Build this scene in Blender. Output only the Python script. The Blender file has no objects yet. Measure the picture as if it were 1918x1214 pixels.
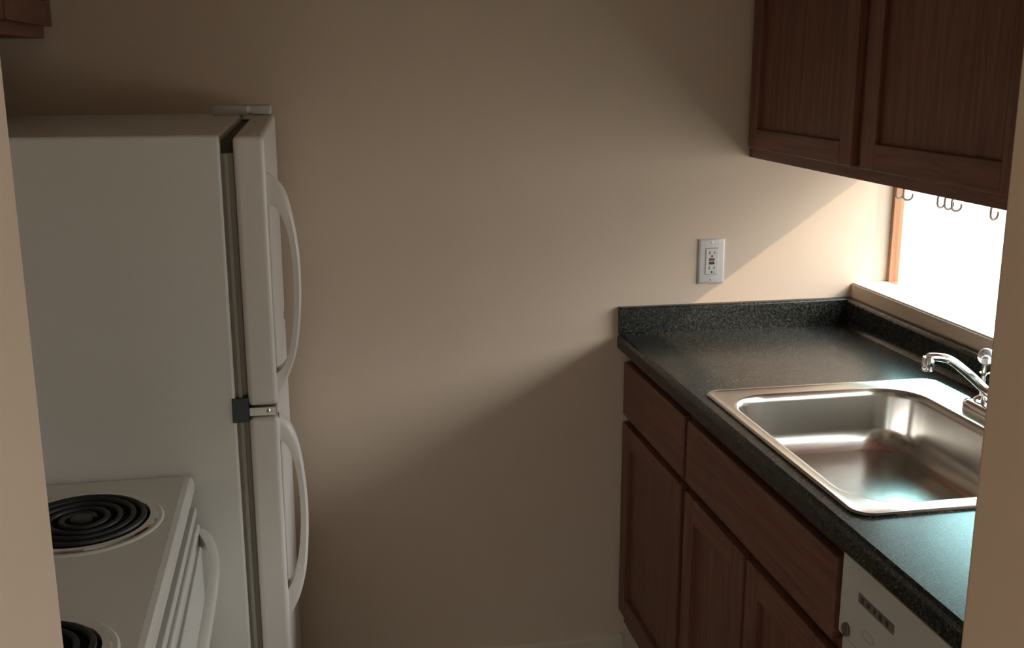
import bpy, bmesh, math, random
from mathutils import Vector, Matrix
random.seed(4)
S = bpy.context.scene
C = S.collection
PI = math.pi

# ------------------------------------------------------------------ camera
cam_d = bpy.data.cameras.new('camera')
cam = bpy.data.objects.new('camera', cam_d); C.objects.link(cam)
def aim(loc, yaw, pit, rol):
    y, p, r = math.radians(yaw), math.radians(pit), math.radians(rol)
    f = Vector((math.sin(y)*math.cos(p), math.cos(y)*math.cos(p), -math.sin(p)))
    rt = Vector((math.cos(y), -math.sin(y), 0)); up = rt.cross(f)
    r2 = math.cos(r)*rt + math.sin(r)*up; u2 = -math.sin(r)*rt + math.cos(r)*up
    return Matrix(((r2.x, u2.x, -f.x, loc[0]), (r2.y, u2.y, -f.y, loc[1]), (r2.z, u2.z, -f.z, loc[2]), (0, 0, 0, 1)))
cam.matrix_world = aim((-1.397, -2.603, 1.584), 10.651, 13.439, -0.089)
cam_d.sensor_fit = 'HORIZONTAL'; cam_d.sensor_width = 36
cam_d.lens = 36*2046.5/1918
cam_d.clip_start = .02
S.camera = cam

# ------------------------------------------------------------------ light and exposure
S.view_settings.view_transform = 'Standard'; S.view_settings.look = 'None'
S.view_settings.gamma = 1; S.view_settings.use_curve_mapping = False
S.view_settings.exposure = -0.30
LEVEL, SIDE = 5.4, .42
TEAL = (2.3, 4.7, 4.9)          # bright tinted patch added to the sky for the near counter's teal sheen
SKY = ((-1, (.45, .42, .37)), (1, (1.2, 1.7, 2.1)), (-.45, (.50, .47, .42)), (-.08, (.80, .77, .70)), (.12, (.90, .91, .89)), (.36, (3.0, 3.05, 2.95)), (.60, (2.6, 3.0, 3.2)))
SUN = 6.1
w = bpy.data.worlds.new('outdoors'); S.world = w; w.use_nodes = True
nt = w.node_tree; nt.nodes.clear()
def N(nt, t, **k):
    n = nt.nodes.new(t)
    for a, v in k.items(): setattr(n, a, v)
    return n
tc = N(nt, 'ShaderNodeTexCoord'); sx = N(nt, 'ShaderNodeSeparateXYZ')
nt.links.new(tc.outputs['Generated'], sx.inputs[0])
rp = N(nt, 'ShaderNodeValToRGB'); el = rp.color_ramp.elements                # brightness and tint by height above the horizon
mr = N(nt, 'ShaderNodeMapRange'); mr.inputs[1].default_value = -1; mr.inputs[2].default_value = 1
nt.links.new(sx.outputs[2], mr.inputs[0]); nt.links.new(mr.outputs[0], rp.inputs[0])
for k, (z, c) in enumerate(SKY):
    e = el[k] if k < 2 else el.new((z+1)/2)
    e.position = (z+1)/2; e.color = (*c, 1)
az = N(nt, 'ShaderNodeMapRange', interpolation_type='SMOOTHSTEP')                # duller off to the side, shaped to cut light along the end wall
az.inputs[1].default_value = .15; az.inputs[2].default_value = .9; az.inputs[3].default_value = SIDE; az.inputs[4].default_value = 1
nt.links.new(sx.outputs[0], az.inputs[0])
ml = N(nt, 'ShaderNodeMath', operation='MULTIPLY'); ml.inputs[1].default_value = LEVEL
nt.links.new(az.outputs[0], ml.inputs[0])
my = N(nt, 'ShaderNodeMapRange', interpolation_type='SMOOTHSTEP'); my.inputs[1].default_value = .25; my.inputs[2].default_value = .65
nt.links.new(sx.outputs[1], my.inputs[0])
mz = N(nt, 'ShaderNodeMapRange', interpolation_type='SMOOTHSTEP'); mz.inputs[1].default_value = .18; mz.inputs[2].default_value = .35
nt.links.new(sx.outputs[2], mz.inputs[0])
mm = N(nt, 'ShaderNodeMath', operation='MULTIPLY'); nt.links.new(my.outputs[0], mm.inputs[0]); nt.links.new(mz.outputs[0], mm.inputs[1])
mx = N(nt, 'ShaderNodeMix', data_type='RGBA'); mx.inputs[7].default_value = (*TEAL, 1)
nt.links.new(mm.outputs[0], mx.inputs[0]); nt.links.new(rp.outputs[0], mx.inputs[6])
bg = N(nt, 'ShaderNodeBackground'); out = N(nt, 'ShaderNodeOutputWorld')
nt.links.new(mx.outputs[2], bg.inputs[0]); nt.links.new(ml.outputs[0], bg.inputs[1]); nt.links.new(bg.outputs[0], out.inputs[0])

sun_d = bpy.data.lights.new('sun', 'SUN'); sun_d.energy = SUN; sun_d.angle = math.radians(.6); sun_d.color = (1, .74, .52)
sun = bpy.data.objects.new('sun', sun_d); C.objects.link(sun)
sun.rotation_euler = Vector((-1, .30, -.70)).to_track_quat('-Z', 'Y').to_euler(); sun.location = (6, -2, 5)

def portal(name, loc, direction, sx_, sy_):
    d = bpy.data.lights.new(name, 'AREA'); d.shape = 'RECTANGLE'; d.size = sx_; d.size_y = sy_; d.cycles.is_portal = True
    o = bpy.data.objects.new(name, d); C.objects.link(o); o.location = loc
    o.rotation_euler = Vector(direction).to_track_quat('-Z', 'Y').to_euler()
    return o
WY, WZ0, WZ1 = -1.70, 1.018, 1.386           # kitchen window opening: Y from WY to 0
portal('window_portal', (.15, WY/2, (WZ0+WZ1)/2), (-1, 0, 0), -WY+.02, WZ1-WZ0+.02)
R0, R1, RZ0, RZ1 = -4.4, -2.95, .9, 2.1        # unseen window added behind the camera to light left jamb and fridge side
portal('added_rear_window_portal', (.15, (R0+R1)/2, (RZ0+RZ1)/2), (-1, 0, 0), R1-R0, RZ1-RZ0)
E0, E1, EZ0, EZ1 = -2.5, -1.2, .9, 2.05      # another unseen one, added in the far wall for ambient light
portal('added_end_window_portal', ((E0+E1)/2, -5.13, (EZ0+EZ1)/2), (0, 1, 0), E1-E0, EZ1-EZ0)
cy = S.cycles
cy.use_denoising = True; cy.max_bounces = 14; cy.diffuse_bounces = 8; cy.glossy_bounces = 6; cy.sample_clamp_indirect = 6

# ------------------------------------------------------------------ materials
def mat(name, col, rough=.5, metal=0, spec=.5, coat=0, coat_rough=.1):
    m = bpy.data.materials.new(name); m.use_nodes = True
    b = m.node_tree.nodes['Principled BSDF']
    b.inputs['Base Color'].default_value = (*col, 1); b.inputs['Roughness'].default_value = rough
    b.inputs['Metallic'].default_value = metal; b.inputs['Specular IOR Level'].default_value = spec
    b.inputs['Coat Weight'].default_value = coat; b.inputs['Coat Roughness'].default_value = coat_rough
    return m, m.node_tree, b
def coords(nt, scale=(1, 1, 1)):
    t = N(nt, 'ShaderNodeTexCoord'); mp = N(nt, 'ShaderNodeMapping'); mp.inputs['Scale'].default_value = scale
    nt.links.new(t.outputs['Object'], mp.inputs[0]); return mp.outputs[0]
def noise(nt, vec, scale, detail=4, rough=.6, dist=0):
    n = N(nt, 'ShaderNodeTexNoise'); n.inputs['Scale'].default_value = scale; n.inputs['Detail'].default_value = detail
    n.inputs['Roughness'].default_value = rough; n.inputs['Distortion'].default_value = dist
    nt.links.new(vec, n.inputs['Vector']); return n.outputs[0]
def ramp(nt, fac, stops):
    r = N(nt, 'ShaderNodeValToRGB'); e = r.color_ramp.elements
    e[0].position, e[0].color = stops[0][0], (*stops[0][1], 1); e[1].position, e[1].color = stops[-1][0], (*stops[-1][1], 1)
    for p, c in stops[1:-1]:
        k = e.new(p); k.color = (*c, 1)
    nt.links.new(fac, r.inputs[0]); return r.outputs[0]
def bump(nt, b, h, strength, dist=.001):
    n = N(nt, 'ShaderNodeBump'); n.inputs['Strength'].default_value = strength; n.inputs['Distance'].default_value = dist
    nt.links.new(h, n.inputs['Height']); nt.links.new(n.outputs[0], b.inputs['Normal'])

def paint(name, col):
    m, nt, b = mat(name, col, .75, spec=.25)
    v = coords(nt)
    f = noise(nt, v, 2.2, 3)
    c = ramp(nt, f, [(.3, tuple(x*.97 for x in col)), (.7, tuple(min(1, x*1.02) for x in col))])
    nt.links.new(c, b.inputs['Base Color']); bump(nt, b, noise(nt, v, 190, 3), .18, .0012)
    return m
M_wall = paint('beige_wall_paint', (.67, .545, .435))
M_ceil = paint('white_ceiling_paint', (.72, .69, .62))
M_trim = paint('painted_trim', (.68, .60, .48))

def white(name, col, rough, tex=0):
    m, nt, b = mat(name, col, rough, spec=.5)
    if tex: bump(nt, b, noise(nt, coords(nt), 420, 2), tex, .0008)
    return m
M_fridge = white('textured_white_enamel', (.74, .735, .705), .42, .25)
M_fdoor = white('white_door_enamel', (.76, .73, .70), .36, .12)
M_enamel = white('white_stove_enamel', (.62, .605, .565), .22)
M_white = white('white_board_paint', (.80, .78, .73), .4)
M_plastic = white('white_plastic', (.60, .585, .56), .4)
M_gasket, nt_, b_ = mat('grey_gasket', (.33, .30, .26), .6)
M_dark, nt_, b_ = mat('dark_gap_shade', (.035, .03, .027), .7)  # near-black colour standing in for the shade inside gaps
M_black, nt_, b_ = mat('black_coil_metal', (.009, .009, .010), .5)
M_burnt, nt_, b_ = mat('burnt_drip_pan', (.008, .007, .007), .65)
M_coilcap, nt_, b_ = mat('coil_medallion', (.022, .020, .020), .5)
M_chrome, nt_, b_ = mat('chrome', (.82, .82, .82), .08, 1)
M_steel_plain, nt_, b_ = mat('bracket_steel', (.55, .52, .48), .28, 1)
M_bracket, nt_, b_ = mat('dark_bracket', (.05, .055, .065), .35, .6)
M_red, nt_, b_ = mat('red_button', (.16, .05, .045), .4)
M_blackb, nt_, b_ = mat('black_button', (.02, .014, .014), .4)
M_slot, nt_, b_ = mat('socket_slot', (.12, .11, .10), .6)
M_print, nt_, b_ = mat('dark_print', (.025, .024, .022), .5)
M_plate, nt_, b_ = mat('grey_nameplate', (.17, .16, .14), .4)
M_button, nt_, b_ = mat('grey_brown_button', (.13, .10, .085), .4)
M_badge, nt_, b_ = mat('faint_badge', (.50, .50, .46), .4)
M_acryl, nt_, b_ = mat('clear_acrylic', (.95, .96, .97), .03)
b_.inputs['Transmission Weight'].default_value = .85; b_.inputs['IOR'].default_value = 1.49

def stainless(name, scale):
    m, nt, b = mat(name, (.62, .60, .57), .22, 1)
    f = noise(nt, coords(nt, scale), 60, 3)
    mr = N(nt, 'ShaderNodeMapRange'); mr.inputs[3].default_value = .15; mr.inputs[4].default_value = .27
    nt.links.new(f, mr.inputs[0]); nt.links.new(mr.outputs[0], b.inputs['Roughness'])
    bump(nt, b, f, .04, .0006)
    return m
M_steel = stainless('brushed_stainless', (3, 3, 40))

def laminate():
    m, nt, b = mat('green_granite_laminate', (.05, .06, .05), .3, spec=.38)
    v = coords(nt)
    f = noise(nt, v, 190, 3, .75)
    c = ramp(nt, f, [(.38, (.004, .005, .004)), (.5, (.014, .016, .014)), (.57, (.034, .035, .029)), (.66, (.095, .089, .073))])
    nt.links.new(c, b.inputs['Base Color'])
    f2 = noise(nt, v, 500, 2); mr = N(nt, 'ShaderNodeMapRange'); mr.inputs[3].default_value = .20; mr.inputs[4].default_value = .32
    nt.links.new(f2, mr.inputs[0]); nt.links.new(mr.outputs[0], b.inputs['Roughness'])
    bump(nt, b, noise(nt, v, 330, 2), .05, .0004)
    return m
M_lam = laminate()

def oak(name, c0, c1, axis):
    m, nt, b = mat(name, c0, .42, spec=.4)
    sc = {'z': (28, 28, 1.6), 'y': (28, 1.6, 28), 'x': (1.6, 28, 28)}[axis]
    v = coords(nt, sc)
    f = noise(nt, v, 2.4, 6, .65, .6)
    c = ramp(nt, f, [(.3, c0), (.52, tuple((a+b_)/2 for a, b_ in zip(c0, c1))), (.72, c1)])
    nt.links.new(c, b.inputs['Base Color'])
    bump(nt, b, noise(nt, v, 7, 4), .15, .0008)
    return m
OC0, OC1 = (.105, .040, .025), (.235, .098, .064)
M_oak_v = oak('oak_grain_upright', OC0, OC1, 'z')
M_oak_h = oak('oak_grain_level', OC0, OC1, 'y')
M_oakdark, nt_, b_ = mat('dark_oak_toe_kick', (.05, .022, .014), .6)  # one flat darker oak tone for the toe kicks
M_frame = oak('window_frame_oak', (.30, .14, .07), (.46, .24, .13), 'z')
M_ring = white('ring_plastic', (.60, .57, .54), .35)

def vinyl():
    m, nt, b = mat('beige_vinyl_floor', (.45, .38, .30), .4)
    v = coords(nt)
    br = N(nt, 'ShaderNodeTexBrick'); br.offset = 0; br.inputs['Scale'].default_value = 1
    br.inputs['Brick Width'].default_value = .305; br.inputs['Row Height'].default_value = .305; br.inputs['Mortar Size'].default_value = .004
    br.inputs['Color1'].default_value = (.45, .42, .37, 1); br.inputs['Color2'].default_value = (.42, .39, .345, 1); br.inputs['Mortar'].default_value = (.3, .25, .2, 1)
    nt.links.new(v, br.inputs['Vector']); nt.links.new(br.outputs[0], b.inputs['Base Color'])
    return m
M_floor = vinyl()
def glass():
    m = bpy.data.materials.new('window_glass'); m.use_nodes = True; nt = m.node_tree; nt.nodes.clear()
    t = N(nt, 'ShaderNodeBsdfTransparent'); g = N(nt, 'ShaderNodeBsdfGlossy'); g.inputs['Roughness'].default_value = .02
    x = N(nt, 'ShaderNodeMixShader'); x.inputs[0].default_value = .06
    o = N(nt, 'ShaderNodeOutputMaterial')
    nt.links.new(t.outputs[0], x.inputs[1]); nt.links.new(g.outputs[0], x.inputs[2]); nt.links.new(x.outputs[0], o.inputs[0])
    return m
M_glass = glass()

# ------------------------------------------------------------------ helpers
def obj(name, bm, m, parent=None, smooth=False, bev=0, seg=2, angle=30):
    """link the bmesh as ONE mesh object, its origin at its own low centre"""
    bmesh.ops.recalc_face_normals(bm, faces=bm.faces[:])
    me = bpy.data.meshes.new(name)
    if smooth:
        for f in bm.faces: f.smooth = True
        for e in bm.edges:
            if len(e.link_faces) == 2 and e.calc_face_angle(0) > math.radians(angle): e.smooth = False
    bm.to_mesh(me); bm.free()
    o = bpy.data.objects.new(name, me); C.objects.link(o)
    me.materials.append(m)
    if bev:
        b = o.modifiers.new('soft_edges', 'BEVEL'); b.width = bev; b.segments = seg; b.limit_method = 'ANGLE'; b.angle_limit = math.radians(40)
        b.harden_normals = False
        for p in me.polygons: p.use_smooth = True
        wn = o.modifiers.new('normals', 'WEIGHTED_NORMAL'); wn.keep_sharp = True
    if parent:
        o.parent = parent; o.matrix_parent_inverse = Matrix.Translation(parent.location).inverted()
    return o
def box(bm, x0, x1, y0, y1, z0, z1):
    vs = [bm.verts.new((x, y, z)) for x in (x0, x1) for y in (y0, y1) for z in (z0, z1)]
    for q in ((0, 1, 3, 2), (4, 6, 7, 5), (0, 4, 5, 1), (2, 3, 7, 6), (0, 2, 6, 4), (1, 5, 7, 3)):
        bm.faces.new([vs[i] for i in q])
def BX(*a):
    bm = bmesh.new()
    box(bm, *a); return bm
def BXS(*boxes):
    bm = bmesh.new()
    for b in boxes: box(bm, *b)
    return bm
def prism(pts, axis, a, b, bm=None):
    """closed polygon swept along an axis; pts are the two other coordinates in x,y,z order"""
    bm = bm or bmesh.new()
    def P(p, t): return {'x': (t, p[0], p[1]), 'y': (p[0], t, p[1]), 'z': (p[0], p[1], t)}[axis]
    A = [bm.verts.new(P(p, a)) for p in pts]; B = [bm.verts.new(P(p, b)) for p in pts]
    n = len(pts)
    bm.faces.new(A); bm.faces.new(B[::-1])
    for i in range(n): bm.faces.new((A[i], A[(i+1) % n], B[(i+1) % n], B[i]))
    return bm
def loft(loops, bm=None, cap0=False, cap1=False):
    bm = bm or bmesh.new()
    L = [[bm.verts.new(p) for p in l] for l in loops]
    n = len(L[0])
    for a, b in zip(L, L[1:]):
        for i in range(n): bm.faces.new((a[i], a[(i+1) % n], b[(i+1) % n], b[i]))
    if cap0: bm.faces.new(L[0])
    if cap1: bm.faces.new(L[-1][::-1])
    return bm
def lathe(prof, center, axis='z', n=40, bm=None, cap=True):
    bm = bm or bmesh.new()
    cx, cy_, cz = center
    loops = []
    for r, h in prof:
        l = []
        for i in range(n):
            t = 2*PI*i/n; u, v = r*math.cos(t), r*math.sin(t)
            l.append({'z': (cx+u, cy_+v, cz+h), 'x': (cx+h, cy_+u, cz+v), 'y': (cx+u, cy_+h, cz+v)}[axis])
        loops.append(l)
    return loft(loops, bm, cap and prof[0][0] > 1e-4, cap and prof[-1][0] > 1e-4)
def tube(path, rad, n=10, bm=None, close=False, squash=None):
    bm = bm or bmesh.new()
    P = [Vector(p) for p in path]; loops = []
    up = Vector((0, 0, 1)); prev = None
    for i, p in enumerate(P):
        if close: t = (P[(i+1) % len(P)] - P[i-1]).normalized()
        else: t = (P[min(i+1, len(P)-1)] - P[max(i-1, 0)]).normalized()
        if prev is None:
            a = up if abs(t.dot(up)) < .9 else Vector((1, 0, 0))
            s = t.cross(a).normalized()
        else: s = (prev - t*prev.dot(t)).normalized()
        prev = s; q = s.cross(t)
        r = rad[i] if isinstance(rad, (list, tuple)) else rad
        k = squash or (1, 1)
        loops.append([p + s*math.cos(2*PI*j/n)*r*k[0] + q*math.sin(2*PI*j/n)*r*k[1] for j in range(n)])
    if close: loops.append(loops[0]); 
    bm = loft(loops, bm, not close, not close)
    if close: bmesh.ops.remove_doubles(bm, verts=bm.verts[:], dist=1e-6)
    return bm
def rrect(x0, x1, y0, y1, r, z, k=8):
    pts = []
    for cx, cy_, a0 in ((x1-r, y1-r, 0), (x0+r, y1-r, PI/2), (x0+r, y0+r, PI), (x1-r, y0+r, 1.5*PI)):
        for i in range(k+1):
            t = a0 + PI/2*i/k; pts.append((cx+r*math.cos(t), cy_+r*math.sin(t), z))
    return pts
def spline(pts, n=6):
    out = []
    P = [Vector(p) for p in pts]
    for i in range(len(P)-1):
        a, b, c, d = P[max(i-1, 0)], P[i], P[i+1], P[min(i+2, len(P)-1)]
        for k in range(n):
            t = k/n
            out.append(.5*((2*b)+(-a+c)*t+(2*a-5*b+4*c-d)*t*t+(-a+3*b-3*c+d)*t**3))
    out.append(P[-1]); return out
def thing(name, label, cat, loc, group=None):
    o = bpy.data.objects.new(name, None); C.objects.link(o); o.location = loc; o.empty_display_size = .1
    o['label'] = label; o['category'] = cat
    if group: o['group'] = group
    return o
def tag(o, label, cat, group=None):
    o['label'] = label; o['category'] = cat
    if group: o['group'] = group
    return o
def struct(name, bm, m, parent=None, label=None, cat=None, **k):
    o = obj(name, bm, m, parent, **k); o['kind'] = 'structure'
    if label: o['label'] = label
    if cat: o['category'] = cat
    return o

def pieces(name, boxes, m, parent, **k):
    """several like pieces, each a part of its own"""
    return [obj(name, BX(*b), m, parent, **k) for b in boxes]
def ring(axis, a, b, o0, o1, i0, i1, j0, j1, k0, k1):
    """a flat frame: outer rectangle o0..o1 x i0..i1, hole j0..j1 x k0..k1, thick from a to b along the axis"""
    P = {'x': lambda t, u, v: (t, u, v), 'y': lambda t, u, v: (u, t, v)}[axis]
    O = ((o0, i0), (o1, i0), (o1, i1), (o0, i1)); I = ((j0, k0), (j1, k0), (j1, k1), (j0, k1))
    L = [[P(t, *p) for p in q] for t, q in ((a, I), (a, O), (b, O), (b, I), (a, I))]
    bm = loft(L); bmesh.ops.remove_doubles(bm, verts=bm.verts[:], dist=1e-6)
    return bm

# ------------------------------------------------------------------ the room shell
XL, H, YF, YN, YR, XNL = -2.27, 2.44, -1.86, -2.04, -5.0, -3.3
T = .14
struct('floor', BX(XNL-.1, T, YR-.1, .12, -.08, 0), M_floor, label='beige vinyl floor running under cabinets and appliances', cat='floor')
struct('ceiling', BX(XNL-.1, T, YR-.1, .12, H, H+.08), M_ceil, label='white painted ceiling over the kitchen and next room', cat='ceiling')
struct('wall_back', BX(XL-.12, T, 0, .12, 0, H), M_wall, label='beige painted end wall between fridge and dark counter', cat='wall')
struct('wall_left', BX(XL-.12, XL, YF, 0, 0, H), M_wall, label='beige wall behind the fridge and stove', cat='wall')
struct('wall_right', prism([(YN, 0), (0, 0), (0, WZ0), (WY, WZ0), (WY, WZ1), (0, WZ1), (0, H), (YN, H)], 'x', 0, T), M_wall,
       label='beige wall holding the bright window above the sink', cat='wall')
struct('wall_near_right', ring('x', 0, T, YR-.1, YN, 0, H, R0, R1, RZ0, RZ1), M_wall, label='outside wall of the room behind the doorway', cat='wall')
JL, JR = -1.578, -.878
struct('wall_front_left', BX(XNL, JL, YN, YF, 0, H), M_wall, bev=.006, label='brightly lit doorway jamb at the left edge of view', cat='wall')
struct('wall_front_right', BX(JR, 0, YN, YF, 0, H), M_wall, bev=.006, label='shaded doorway jamb at the right edge of view', cat='wall')
struct('wall_near_left', BX(XNL-.1, XNL, YR-.1, YF, 0, H), M_wall, label='left wall of the room behind the doorway', cat='wall')
struct('wall_rear', ring('y', YR-.1, YR, XNL, 0, 0, H, E0, E1, EZ0, EZ1), M_wall,
       label='rear wall of the room behind the doorway', cat='wall')
def base_strip(name, axis, a, b, c, sgn, label):
    prof = [(0, 0), (sgn*.013, 0), (sgn*.013, .060), (sgn*.009, .070), (0, .074)]
    if axis == 'x': bm = prism([(c+p, z) for p, z in prof], 'x', a, b)
    else: bm = prism([(c+p, z) for p, z in prof], 'y', a, b)
    return struct(name, bm, M_trim, label=label, cat='baseboard')
base_strip('baseboard_back', 'x', -1.44, -.605, 0, -1, 'low painted baseboard along the end wall')

# window above the sink: oak frame set back in the reveal
win = struct('window_1', ring('x', .098, .126, WY+.002, -.001, WZ0+.001, WZ1-.002, WY+.014, -.013, WZ0+.0035, WZ1-.006), M_frame, bev=.003,
             label='wide low window with a wood frame between counter and wall cabinet', cat='window')
struct('window_pane', BX(.112, .115, WY+.014, -.013, WZ0+.006, WZ1-.006), M_glass, win)
struct('window_sill', BX(.004, .0975, WY+.003, -.001, WZ0+.0005, WZ0+.004), M_white, win, bev=.001)
win2 = struct('added_window_2', ring('x', .07, .11, R0+.001, R1-.001, RZ0+.001, RZ1-.001, R0+.05, R1-.05, RZ0+.05, RZ1-.05), M_trim,
              label='added unseen window lighting the rear room behind the doorway', cat='window')
struct('window_pane', BX(.088, .091, R0+.05, R1-.05, RZ0+.05, RZ1-.05), M_glass, win2)

win3 = struct('added_window_3', ring('y', YR-.09, YR-.05, E0+.001, E1-.001, EZ0+.001, EZ1-.001, E0+.05, E1-.05, EZ0+.05, EZ1-.05), M_trim,
              label='added unseen window in the far wall of the room behind the doorway', cat='window')
struct('window_pane', BX(E0+.05, E1-.05, YR-.072, YR-.069, EZ0+.05, EZ1-.05), M_glass, win3)

# ------------------------------------------------------------------ refrigerator
FY0, FY1, FZ = -.81, -.045, 1.475
fr = thing('refrigerator', 'white top-freezer refrigerator with two bow handles against the end wall', 'refrigerator', (-1.85, -.43, 0))
obj('cabinet_body', BX(-2.24, -1.528, FY0, FY1, .03, FZ), M_fridge, fr, bev=.006, seg=3)
gz = ((.10, 1.006), (1.023, 1.445))
for z0, z1 in gz:
    gp = [(-1.5275, FY0+.030), (-1.5275, FY0+.010), (-1.5225, FY0+.010), (-1.5225, FY0+.004), (-1.5165, FY0+.004), (-1.5165, FY0+.016), (-1.509, FY0+.016), (-1.509, FY0+.030)]
    obj('gasket', prism(gp, 'z', z0, z1), M_gasket, fr)
obj('door_gap_shade', BX(-1.528, -1.509, FY0+.022, FY1-.022, .10, FZ-.012), M_dark, fr)  # dark box painting in the shade between case and doors
for nm, z0, z1 in (('freezer_door', 1.026, FZ-.002), ('refrigerator_door', .10, 1.006)):
    d = obj(nm, BX(-1.508, -1.459, FY0, FY1, z0, z1), M_fdoor, fr, bev=.009, seg=4)
    if nm == 'freezer_door':
        outer = [(-1.459, 1.414), (-1.433, 1.388), (-1.421, 1.345), (-1.413, 1.283), (-1.412, 1.221), (-1.416, 1.166), (-1.425, 1.111), (-1.440, 1.070), (-1.459, 1.036)]
        inner = [(-1.459, 1.362), (-1.444, 1.353), (-1.431, 1.319), (-1.425, 1.275), (-1.424, 1.221), (-1.427, 1.167), (-1.434, 1.121), (-1.444, 1.093), (-1.459, 1.079)]
        cap = lathe([(.011, 0), (.011, .0015), (.006, .003), (.0001, .0034)], (-1.482, FY0+.03, FZ-.002), 'z', 24)
        obj('hinge_hole_plug', cap, M_plastic, d, smooth=True)
    else:
        outer = [(-1.459, 1.004), (-1.440, .982), (-1.428, .945), (-1.421, .891), (-1.418, .832), (-1.420, .772), (-1.427, .711), (-1.441, .661), (-1.459, .628)]
        inner = [(-1.459, .962), (-1.446, .944), (-1.435, .902), (-1.431, .843), (-1.433, .783), (-1.439, .733), (-1.448, .703), (-1.459, .684)]
    so = [(p.x, p.y) for p in spline([(x, z, 0) for x, z in outer])]; si = [(p.x, p.y) for p in spline([(x, z, 0) for x, z in inner])]
    # a band that flares towards its two ends
    n = 40
    def samp(s, t):
        f = t*(len(s)-1); i = min(int(f), len(s)-2); f -= i
        return (s[i][0]*(1-f)+s[i+1][0]*f, s[i][1]*(1-f)+s[i+1][1]*f)
    loops = []
    for i in range(n+1):
        t = i/n; o_, i_ = samp(so, t), samp(si, t)
        wd = .012 + .007*abs(2*t-1)**2; yc = FY0+.028
        k = .30
        ax, az = o_[0]*(1-k)+i_[0]*k, o_[1]*(1-k)+i_[1]*k
        loops.append([(i_[0], yc-wd, i_[1]), (ax, yc-wd, az), (o_[0], yc-wd*.55, o_[1]), (o_[0], yc+wd*.55, o_[1]), (ax, yc+wd, az), (i_[0], yc+wd, i_[1])])
    obj('handle', loft(loops, None, True, True), M_fdoor, d, smooth=True, angle=50)
# middle hinge plate between the doors and its dark bracket
mh = obj('hinge_bracket', prism([(-1.534, FY0-.003), (-1.507, FY0-.002), (-1.507, FY0+.03), (-1.5275, FY0+.03), (-1.5275, FY0-.0005), (-1.534, FY0-.0005)], 'z', 1.0, 1.042), M_bracket, fr, bev=.001)
obj('hinge_plate', BX(-1.507, -1.462, FY0+.002, FY0+.05, 1.0085, 1.0235), M_steel_plain, fr, bev=.001)
bm = lathe([(.005, 0), (.005, -.002), (.0001, -.003)], (-1.474, FY0+.002, 1.016), 'y', 16)
obj('hinge_screw', bm, M_chrome, fr, smooth=True)
# top hinge cover at the far corner
hc = prism([(-1.588, -.135), (-1.512, -.135), (-1.512, -.105), (-1.465, -.105), (-1.465, -.05), (-1.588, -.05)], 'z', FZ-.001, FZ+.020)
obj('hinge_cover', hc, M_plastic, fr, bev=.004, seg=3)
obj('toe_grille', BX(-1.56, -1.50, FY0+.01, FY1-.01, .02, .09), M_gasket, fr)

# ------------------------------------------------------------------ electric range
SY0, SY1, SX0, SX1, CT = -1.580, -.822, -2.255, -1.604, .916
st = thing('electric_range', 'white electric coil stove standing beside the fridge', 'stove', (-1.93, -1.2, 0))
obj('oven_body', BX(SX0, -1.632, SY0+.004, SY1-.004, .0, .868), M_enamel, st, bev=.003)
burn = [(-1.748, -.993, .094), (-1.735, -1.385, .076), (-2.035, -.993, .076), (-2.035, -1.385, .094)]
bm = bmesh.new()
es = []
def ring_edges(pts):
    vs = [bm.verts.new(p) for p in pts]
    return [bm.edges.new((vs[i], vs[(i+1) % len(vs)])) for i in range(len(vs))]
es += ring_edges([(SX0, SY0, CT), (SX1-.012, SY0, CT), (SX1-.012, SY1, CT), (SX0, SY1, CT)])
for bx, by, r in burn:
    es += ring_edges([(bx+(r+.024)*math.cos(2*PI*i/48), by+(r+.024)*math.sin(2*PI*i/48), CT) for i in range(48)])
bmesh.ops.triangle_fill(bm, edges=es, use_beauty=True)
bmesh.ops.delete(bm, context='FACES', geom=[f for f in bm.faces if any(math.hypot(f.calc_center_median().x-bx, f.calc_center_median().y-by) < r+.022 for bx, by, r in burn)])
for bx, by, r in burn:                                   # the pressed step round each burner
    loft([[(bx+(r+q)*math.cos(2*PI*i/48), by+(r+q)*math.sin(2*PI*i/48), CT+h) for i in range(48)] for q, h in ((.024, 0), (.021, .0022), (.015, .0022), (.013, -.002))], bm)
bmesh.ops.remove_doubles(bm, verts=bm.verts[:], dist=1e-5)
lip = [(SX1-.012, CT), (SX1-.004, CT-.0015), (SX1, CT-.006), (SX1+.002, CT-.014), (SX1+.002, CT-.024), (SX1-.004, CT-.026), (SX1-.012, CT-.026), (SX1-.030, CT-.026)]
A = [bm.verts.new((x, SY0, z)) for x, z in lip]; B = [bm.verts.new((x, SY1, z)) for x, z in lip]
for i in range(len(lip)-1): bm.faces.new((A[i], A[i+1], B[i+1], B[i]))
for V, y in ((A, SY0), (B, SY1)):
    c0 = bm.verts.new((SX0, y, CT)); c1 = bm.verts.new((SX0, y, CT-.026)); bm.faces.new([c0]+V+[c1])
cook = obj('cooktop', bm, M_enamel, st, smooth=True, angle=35)
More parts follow.
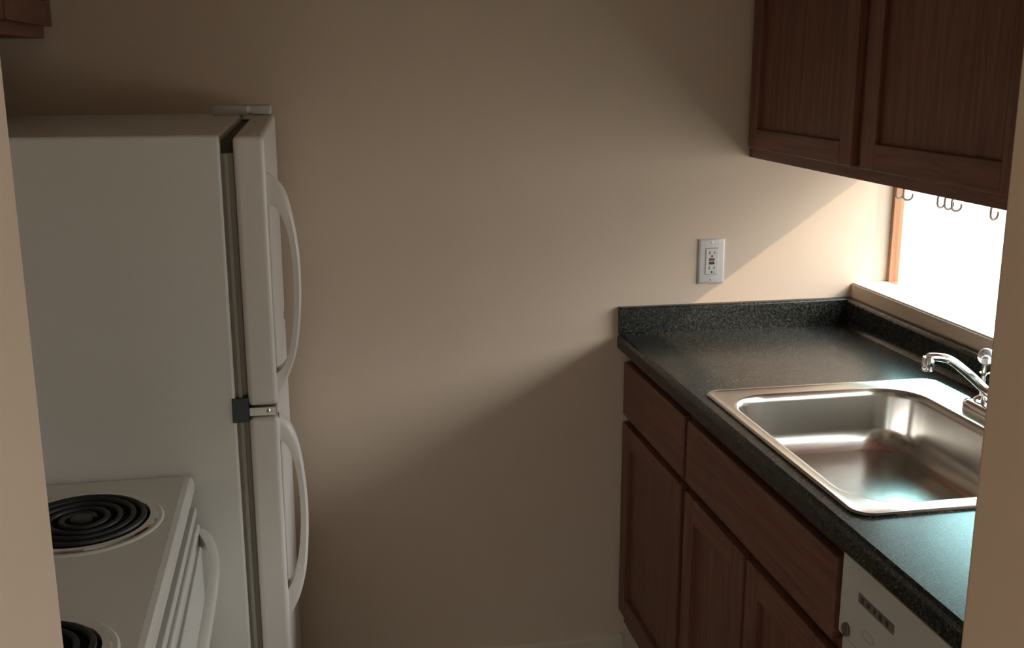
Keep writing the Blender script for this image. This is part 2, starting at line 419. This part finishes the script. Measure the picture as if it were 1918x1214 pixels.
for k, (bx, by, r) in enumerate(burn):
    pan = lathe([(r+.0155, .0030), (r+.0135, .0052), (r+.009, .0064), (r+.004, .0056), (r+.001, .0020), (r, -.004)], (bx, by, CT), 'z', 56, cap=False)
    p = obj('trim_ring', pan, M_chrome, st, smooth=True)
    bowl = lathe([(r+.0015, .0024), (r-.004, -.008), (r*.55, -.026), (.012, -.030), (.0001, -.030)], (bx, by, CT), 'z', 48, cap=False)
    obj('drip_bowl', bowl, M_burnt, p, smooth=True)
    path = []
    turns = 4.6 if r > .08 else 3.7
    for i in range(int(turns*30)+1):
        t = i/30; rr = .018 + (r-.0050-.018)*min(1, t/(turns-.8)); a = 2*PI*t + k
        path.append((bx+rr*math.cos(a), by+rr*math.sin(a), CT+.006))
    coil = obj('coil_element', tube(path, .0046, 8), M_black, st, smooth=True)
    obj('medallion', lathe([(.016, 0), (.016, .004), (.013, .006), (.0001, .0063)], (bx, by, CT+.005), 'z', 28), M_coilcap, coil, smooth=True)
obj('vent_strip', BX(-1.632, -1.601, SY0+.004, SY1-.004, .846, .862), M_enamel, st, bev=.003)
obj('vent_gap_shade', BX(-1.633, -1.618, SY0+.006, SY1-.006, .826, .890), M_dark, st)  # dark box painting in the shadow gaps above and below the strip
od = obj('oven_door', BX(-1.632, -1.597, SY0+.006, SY1-.006, .22, .834), M_enamel, st, bev=.005, seg=3)
loops = []
n = 48
for i in range(n+1):
    t = i/n; u = 2*t-1; y = SY0+.030 + (SY1-.010-SY0-.030)*t
    out_ = .036*(1-abs(u)**5)
    th = .0075 + .006*abs(u)**6
    x = -1.597 + max(out_, -.0)
    zc = .814
    hz = .0085 + .004*abs(u)**6
    loops.append([(x-.004-th*.5, y, zc-hz), (x+th*.5, y, zc-hz*.8), (x+th, y, zc-hz*.3), (x+th, y, zc+hz*.3), (x+th*.5, y, zc+hz*.8), (x-.004-th*.5, y, zc+hz)])
obj('handle', loft(loops, None, True, True), M_enamel, od, smooth=True, angle=50)
obj('storage_drawer', BX(-1.632, -1.600, SY0+.006, SY1-.006, .05, .212), M_enamel, st, bev=.005)
obj('backguard', prism([(-2.255, CT), (-2.19, CT), (-2.205, CT+.15), (-2.215, CT+.17), (-2.255, CT+.17)], 'y', SY0, SY1), M_enamel, st, bev=.004)

# ------------------------------------------------------------------ cabinets
def panel_door(parent, name, x, y0, y1, z0, z1, rail=.050, depth=.019, sgn=-1, m_h=None):
    """framed door with a recessed flat panel; x is its back plane, sgn the side it faces"""
    xf = x + sgn*depth
    a, b = min(x, xf), max(x, xf)
    xp = x + sgn*depth*.45
    d = obj(name, BX(min(x+sgn*.002, xp), max(x+sgn*.002, xp), y0+rail-.006, y1-rail+.006, z0+rail-.006, z1-rail+.006), M_oak_v, parent)
    pieces('stile', ((a, b, y0, y0+rail, z0, z1), (a, b, y1-rail, y1, z0, z1)), M_oak_v, d, bev=.0025)
    pieces('rail', ((a, b, y0+rail, y1-rail, z0, z0+rail), (a, b, y0+rail, y1-rail, z1-rail, z1)), M_oak_h, d, bev=.0025)
    return d

# wall cabinet above the sink
CZ, CX = 1.354, -.303
CE = -1.14
wc = thing('wall_cabinet', 'dark oak wall cabinet with two panelled doors hanging above the sink', 'cabinet', (-.15, CE/2, CZ))
pieces('side_panel', ((CX+.019, -.001, -.018, -.001, CZ, 2.1), (CX+.019, -.001, CE, CE+.016, CZ, 2.1)), M_oak_v, wc)
obj('bottom_panel', BX(CX+.019, -.001, CE+.016, -.018, CZ+.032, CZ+.044), M_oak_h, wc)
obj('top_panel', BX(CX+.019, -.001, CE+.016, -.018, 2.085, 2.1), M_oak_h, wc)
obj('back_panel', BX(-.012, -.001, CE+.016, -.018, CZ+.044, 2.085), M_oak_v, wc)
pieces('frame_stile', ((CX, CX+.019, -.045, -.001, CZ, 2.1), (CX, CX+.019, -.605, -.55, CZ+.04, 2.06), (CX, CX+.019, CE, CE+.04, CZ, 2.1)), M_oak_v, wc, bev=.0015)
pieces('frame_rail', ((CX, CX+.019, CE+.04, -.045, CZ, CZ+.04), (CX, CX+.019, CE+.04, -.045, 2.06, 2.1)), M_oak_h, wc, bev=.0015)
panel_door(wc, 'door', CX, -.556, -.034, CZ+.026, 2.085, .048)
panel_door(wc, 'door', CX, -1.100, -.598, CZ+.026, 2.085, .052)

# cabinet over the refrigerator
oc = thing('wall_cabinet', 'dark oak cabinet mounted high over the fridge in the corner', 'cabinet', (-2.1, -.42, 1.637))
obj('cabinet_case', BX(XL+.001, -1.958, -.80, -.012, 1.637, 2.1), M_oak_v, oc)
pieces('frame_rail', ((-1.958, -1.939, -.76, -.052, 1.637, 1.677), (-1.958, -1.939, -.76, -.052, 2.06, 2.1)), M_oak_h, oc, bev=.0015)
pieces('frame_stile', ((-1.958, -1.939, -.052, -.012, 1.637, 2.1), (-1.958, -1.939, -.80, -.76, 1.637, 2.1)), M_oak_v, oc, bev=.0015)
panel_door(oc, 'door', -1.939, -.398, -.016, 1.662, 2.09, .05, sgn=1)
panel_door(oc, 'door', -1.939, -.795, -.414, 1.662, 2.09, .05, sgn=1)

# base cabinets
BXF = -.600
def base_case(t, y0, y1):
    obj('cabinet_case', BX(BXF+.019, -.004, y0, y1, .105, .871), M_oak_v, t)
    obj('toe_kick', BX(-.530, -.515, y0, y1, 0, .105), M_oakdark, t)
DBY = -.474
db = thing('base_cabinet', 'dark oak base cabinet with one drawer against the end wall', 'cabinet', (-.3, DBY/2, 0))
base_case(db, DBY+.001, -.002)
pieces('frame_stile', ((BXF, BXF+.019, -.040, -.002, .105, .871), (BXF, BXF+.019, DBY+.001, DBY+.022, .105, .871)), M_oak_v, db, bev=.001)
pieces('frame_rail', ((BXF, BXF+.019, DBY+.022, -.040, .84, .871), (BXF, BXF+.019, DBY+.022, -.040, .67, .71), (BXF, BXF+.019, DBY+.022, -.040, .105, .145)), M_oak_h, db)
obj('drawer_front', BX(BXF-.019, BXF, DBY+.010, -.010, .700, .842), M_oak_h, db, bev=.005, seg=3)
panel_door(db, 'door', BXF, DBY+.010, -.010, .150, .681, .055)
SBY = -1.180
sb = thing('base_cabinet', 'wide dark oak base cabinet with two doors under the sink', 'cabinet', (-.3, (DBY+SBY)/2, 0))
pieces('side_panel', ((BXF+.019, -.004, SBY+.001, SBY+.017, .105, .871), (BXF+.019, -.004, DBY-.017, DBY-.001, .105, .871)), M_oak_v, sb)
obj('bottom_panel', BX(BXF+.019, -.004, SBY+.017, DBY-.017, .105, .120), M_oak_h, sb)
obj('toe_kick', BX(-.530, -.515, SBY+.001, DBY-.001, 0, .105), M_oakdark, sb)
pieces('frame_stile', ((BXF, BXF+.019, DBY-.022, DBY-.001, .105, .871), (BXF, BXF+.019, -.85, -.80, .145, .67), (BXF, BXF+.019, SBY+.001, SBY+.022, .105, .871)), M_oak_v, sb, bev=.001)
pieces('frame_rail', ((BXF, BXF+.019, SBY+.022, DBY-.022, .84, .871), (BXF, BXF+.019, SBY+.022, DBY-.022, .67, .71), (BXF, BXF+.019, SBY+.022, DBY-.022, .105, .145)), M_oak_h, sb)
obj('false_drawer_front', BX(BXF-.019, BXF, SBY+.012, DBY-.014, .700, .842), M_oak_h, sb, bev=.005, seg=3)
panel_door(sb, 'door', BXF, -.820, DBY-.014, .150, .681, .055)
panel_door(sb, 'door', BXF, SBY+.012, -.832, .150, .681, .055)

# ------------------------------------------------------------------ dishwasher
DY0, DY1 = -1.786, SBY-.004
dw = thing('dishwasher', 'white built-in dishwasher with a dark nameplate under the counter end', 'dishwasher', (-.3, (DY0+DY1)/2, 0))
obj('tub_body', BX(-.585, -.02, DY0+.004, DY1-.004, .105, .868), M_gasket, dw)
obj('door', BX(-.612, -.585, DY0+.004, DY1-.006, .115, .722), M_plastic, dw, bev=.004, seg=3)
cp = obj('control_panel', BX(-.618, -.585, DY0+.002, DY1-.002, .728, .866), M_plastic, dw, bev=.004, seg=3)
obj('kick_plate', BX(-.54, -.52, DY0+.01, DY1-.01, 0, .105), M_plastic, dw)
npl = obj('nameplate', BX(-.6195, -.617, -1.342, -1.243, .806, .820), M_plate, cp)
bm = bmesh.new()                                              # five blurred dark marks on the plate
y = -1.251
for k in range(5):
    for a0, a1, z0, z1 in (((1, 8, 1, 10),), ((0, 6, 2, 9), (6, 9, 4, 10)), ((2, 9, 5, 10), (2, 5, 2, 5)), ((0, 8, 3, 10), (2, 9, 1, 3)), ((1, 9, 4, 10), (4, 7, 0, 4)))[k]:
        box(bm, -.6199, -.6193, y-a1*.001, y-a0*.001, .8082+z0*.00095, .8082+z1*.00095)
    y -= .0172
obj('dark_marks', bm, M_print, npl)
obj('button', lathe([(.0105, 0), (.0105, -.003), (.009, -.005), (.0001, -.0055)], (-.618, -1.214, .745), 'x', 28), M_button, cp, smooth=True)
loop = [(-.6185, -1.276+.017*math.cos(2*PI*i/28), .765+.007*math.sin(2*PI*i/28)) for i in range(28)]
obj('badge', tube(loop, .0009, 6, close=True), M_badge, cp)
obj('filler_panel', BX(-.600, -.02, YF+.004, DY0-.004, 0, .870), M_oak_v, None)
fp = bpy.data.objects['filler_panel']; tag(fp, 'narrow oak end panel between the dishwasher and the right doorway jamb', 'panel')

# ------------------------------------------------------------------ worktop with splashes
CX0, CT0, CTT = -.635, .872, .914
HX0, HX1, HY0, HY1 = -.585, -.095, -1.172, -.546          # cut-out for the sink
ct = thing('countertop', 'dark green speckled laminate countertop running along the window wall', 'countertop', (-.32, -.93, CT0))
nose = [(CX0+.010, CT0), (CX0+.004, CT0+.001), (CX0, CT0+.007), (CX0, CTT-.010), (CX0+.003, CTT-.003), (CX0+.010, CTT)]
Y0, Y1 = YF+.003, -.001
def rc(x0, x1, y0, y1, z): return [(x0, y0, z), (x1, y0, z), (x1, y1, z), (x0, y1, z)]
bm = loft([rc(HX0, HX1, HY0, HY1, CT0)] + [rc(x, -.001, Y0, Y1, z) for x, z in nose] + [rc(HX0, HX1, HY0, HY1, CTT), rc(HX0, HX1, HY0, HY1, CT0)])
bmesh.ops.remove_doubles(bm, verts=bm.verts[:], dist=1e-6)
obj('worktop', bm, M_lam, ct)
SH = .984
def arc(r, n=5): return [(r*math.sin(PI/2*i/n), r*math.cos(PI/2*i/n)) for i in range(n+1)]
# end splash on the back wall (faces -Y), then the long coved splash under the window (faces -X)
pf = [(-.001, CTT), (-.020, CTT), (-.020, SH-.006)] + [(-.014-.006*math.cos(PI/2*i/4), SH-.006+.006*math.sin(PI/2*i/4)) for i in range(1, 5)] + [(-.001, SH)]
obj('backsplash', prism(pf, 'x', CX0+.001, -.020), M_lam, ct, smooth=True, angle=40)
pf = [(-.001, CTT), (-.034, CTT), (-.028, CTT+.003), (-.0245, CTT+.008), (-.023, CTT+.016), (-.023, SH-.011)] + [(-.012-.011*math.cos(PI/2*i/6), SH-.011+.011*math.sin(PI/2*i/6)) for i in range(1, 7)] + [(-.001, SH)]
obj('backsplash', prism(pf, 'y', YF+.003, -.001), M_lam, ct, smooth=True, angle=40)

# ------------------------------------------------------------------ sink
sk = thing('kitchen_sink', 'stainless steel single-bowl drop-in sink set in the dark countertop', 'sink', (-.33, -.86, CTT))
OX0, OX1, OY0, OY1 = -.603, -.076, -1.191, -.528
QX0, QX1, QY0, QY1 = -.572, -.172, -1.146, -.580
def L(d, r, z, bx=0): return rrect(QX0+d, QX1-d, QY0+d, QY1-d, max(r, .004), z, 10)
BOT = .790
loops = [rrect(OX0+.001, OX1-.001, OY0+.001, OY1-.001, .032, CTT+.0004, 10), rrect(OX0, OX1, OY0, OY1, .033, CTT+.003, 10), rrect(OX0+.003, OX1-.003, OY0+.003, OY1-.003, .031, CTT+.0052, 10),
         rrect(OX0+.008, OX1-.008, OY0+.008, OY1-.008, .028, CTT+.0042, 10), rrect(OX0+.012, OX1-.012, OY0+.012, OY1-.012, .026, CTT+.0030, 10),
         L(-.010, .095, CTT+.0030), L(-.006, .092, CTT+.0026), L(-.002, .088, CTT+.0005), L(.001, .085, CTT-.004), L(.003, .083, CTT-.012),
         L(.010, .078, BOT+.045), L(.014, .078, BOT+.028), L(.022, .078, BOT+.014), L(.034, .078, BOT+.005), L(.050, .070, BOT+.001), L(.075, .06, BOT), L(.14, .04, BOT-.002)]
bm = loft(loops)
last = [v for v in bm.verts][-len(loops[0]):]
DX, DY = -.405, -.925
cv = [bm.verts.new((DX+.045*math.cos(a), DY+.045*math.sin(a), BOT-.004)) for a in [math.atan2(p[1]-DY, p[0]-DX) for p in loops[-1]]]
n = len(cv)
for i in range(n): bm.faces.new((last[i], last[(i+1) % n], cv[(i+1) % n], cv[i]))
bmesh.ops.remove_doubles(bm, verts=bm.verts[:], dist=1e-6)
obj('basin', bm, M_steel, sk, smooth=True, angle=60)
obj('drain_strainer', lathe([(.047, -.0035), (.044, -.002), (.038, -.004), (.034, -.012), (.012, -.014), (.010, -.006), (.0001, -.005)], (DX, DY, BOT), 'z', 36), M_chrome, sk, smooth=True)

# faucet on the back ledge of the sink
fa = thing('kitchen_faucet', 'chrome two-handle faucet with low spout standing on the sink ledge', 'faucet', (-.12, -.857, CTT+.003))
bz = CTT+.0032
loops = [[(x, y, z) for x, y, z in rrect(-.12-.026+d, -.12+.026-d, -.857-.128+d, -.857+.128-d, .025-d, bz+h, 8)] for d, h in ((0, 0), (0, .014), (.003, .019), (.010, .022), (.018, .023))]
obj('base_plate', loft(loops, None, True, True), M_chrome, fa, smooth=True, angle=50)
obj('spout_hub', lathe([(.020, .020), (.019, .045), (.016, .052), (.0001, .054)], (-.12, -.857, bz), 'z', 28), M_chrome, fa, smooth=True)
sp = spline([(-.122, -.856, .955), (-.150, -.855, .972), (-.205, -.852, 1.020), (-.245, -.850, 1.050), (-.268, -.849, 1.058), (-.292, -.848, 1.060)], 6)
spo = obj('spout', tube(sp, [.0110 - .0025*i/(len(sp)-1) for i in range(len(sp))], 14, squash=(1.15, .85)), M_chrome, fa, smooth=True)
obj('aerator', lathe([(.0095, .004), (.0115, -.002), (.0115, -.014), (.0105, -.021), (.008, -.0225), (.0001, -.0225)], (-.292, -.848, 1.056), 'z', 24), M_chrome, spo, smooth=True)
for hy in (-.765, -.949):
    h = obj('handle', lathe([(.017, .018), (.016, .028), (.007, .034), (.006, .074), (.010, .080)], (-.116, hy, bz), 'z', 24), M_chrome, fa, smooth=True)
    prof = [(max(.0165*math.sin(PI*i/14), .0001), -.0165*math.cos(PI*i/14)) for i in range(15)]
    obj('knob', lathe(prof, (-.116, hy, bz+.113-.004+.003), 'z', 28), M_acryl, h, smooth=True)
    obj('knob_stem', lathe([(.007, -.010), (.006, .024), (.003, .027)], (-.116, hy, bz+.086), 'z', 16), M_chrome, h, smooth=True)

# ------------------------------------------------------------------ outlet on the end wall
OX, OZ = -.392, 1.093
ol = thing('wall_outlet', 'white GFCI outlet with red and black buttons on the end wall', 'outlet', (OX, 0, OZ))
W2, H2 = .035, .0575
loops = [[(OX+sx_*(W2-d), -h, OZ+sz*(H2-d)) for sx_, sz in ((-1, -1), (1, -1), (1, 1), (-1, 1))] for d, h in ((0, .0005), (0, .003), (.004, .0062), (.0055, .0066))]
pl = obj('cover_plate', loft(loops, None, True, True), M_plastic, ol, smooth=True, angle=25)
rec = obj('receptacle', BX(OX-.0165, OX+.0165, -.0082, -.0060, OZ-.033, OZ+.033), M_plastic, ol, bev=.0008)
pieces('edge_gap', ((OX-.0172, OX+.0172, -.0068, -.0060, OZ+.0331, OZ+.0343), (OX-.0172, OX+.0172, -.0068, -.0060, OZ-.0341, OZ-.0331)), M_slot, rec)
obj('reset_button', BX(OX-.0065, OX+.0065, -.0100, -.0080, OZ+.0015, OZ+.0085), M_red, rec, bev=.0006)
obj('test_button', BX(OX-.0065, OX+.0065, -.0100, -.0080, OZ-.0075, OZ-.0010), M_blackb, rec, bev=.0006)
for sz in (1, -1):
    z = OZ + (.0225 if sz > 0 else -.0165)
    obj('slot', BX(OX-.0078, OX-.0052, -.0085, -.0081, z-.004, z+.004), M_slot, rec)
    obj('slot', BX(OX+.0052, OX+.0078, -.0085, -.0081, z-.0032, z+.0032), M_slot, rec)
    obj('ground_hole', lathe([(.0026, -.0005), (.0026, 0)], (OX, -.008, OZ+.0135 if sz > 0 else OZ-.0275), 'y', 14), M_blackb, rec)
    obj('screw', lathe([(.003, 0), (.003, -.0008), (.0001, -.0011)], (OX, -.0065, OZ+sz*.0475), 'y', 16), M_steel_plain, pl, smooth=True)
obj('indicator_light', lathe([(.0022, 0), (.0018, -.0012), (.0001, -.0016)], (OX+.009, -.0082, OZ-.0275), 'y', 14), M_plastic, rec, smooth=True)

# ------------------------------------------------------------------ cup hooks under the wall cabinet
hook_labels = ['dark cup hook in line with the wooden window frame', 'single cup hook just right of the wooden window frame',
               'left hook of the close trio of cup hooks', 'middle hook of the close trio of cup hooks', 'right hook of the close trio of cup hooks',
               'lone cup hook nearest the right doorway jamb']
KX, KR, KB = -.200, .0095, 1.3105
hook0 = None
for i, (y, a) in enumerate(((-.547, 10), (-.578, -12), (-.698, 14), (-.724, 5), (-.749, -8), (-.866, 16))):
    if hook0 is None:
        pts = [(KR*math.cos(t), 0, KR*math.sin(t)) for t in [math.radians(20 - 10*k) for k in range(21)]]
        pts += [(-KR, 0, .010), (-KR*.6, 0, .018), (-.001, 0, .024), (0, 0, .030), (0, 0, CZ+.032-(KB+KR+.0018))]
        hook0 = obj('cup_hook', tube(pts, .0020, 8), M_ring, None, smooth=True); o = hook0
    else:
        o = hook0.copy(); C.objects.link(o)
    o.location = (KX, y, KB+KR+.0018); o.rotation_euler = (0, 0, math.radians(a))
    tag(o, hook_labels[i], 'hook', 'cup hooks under the wall cabinet')
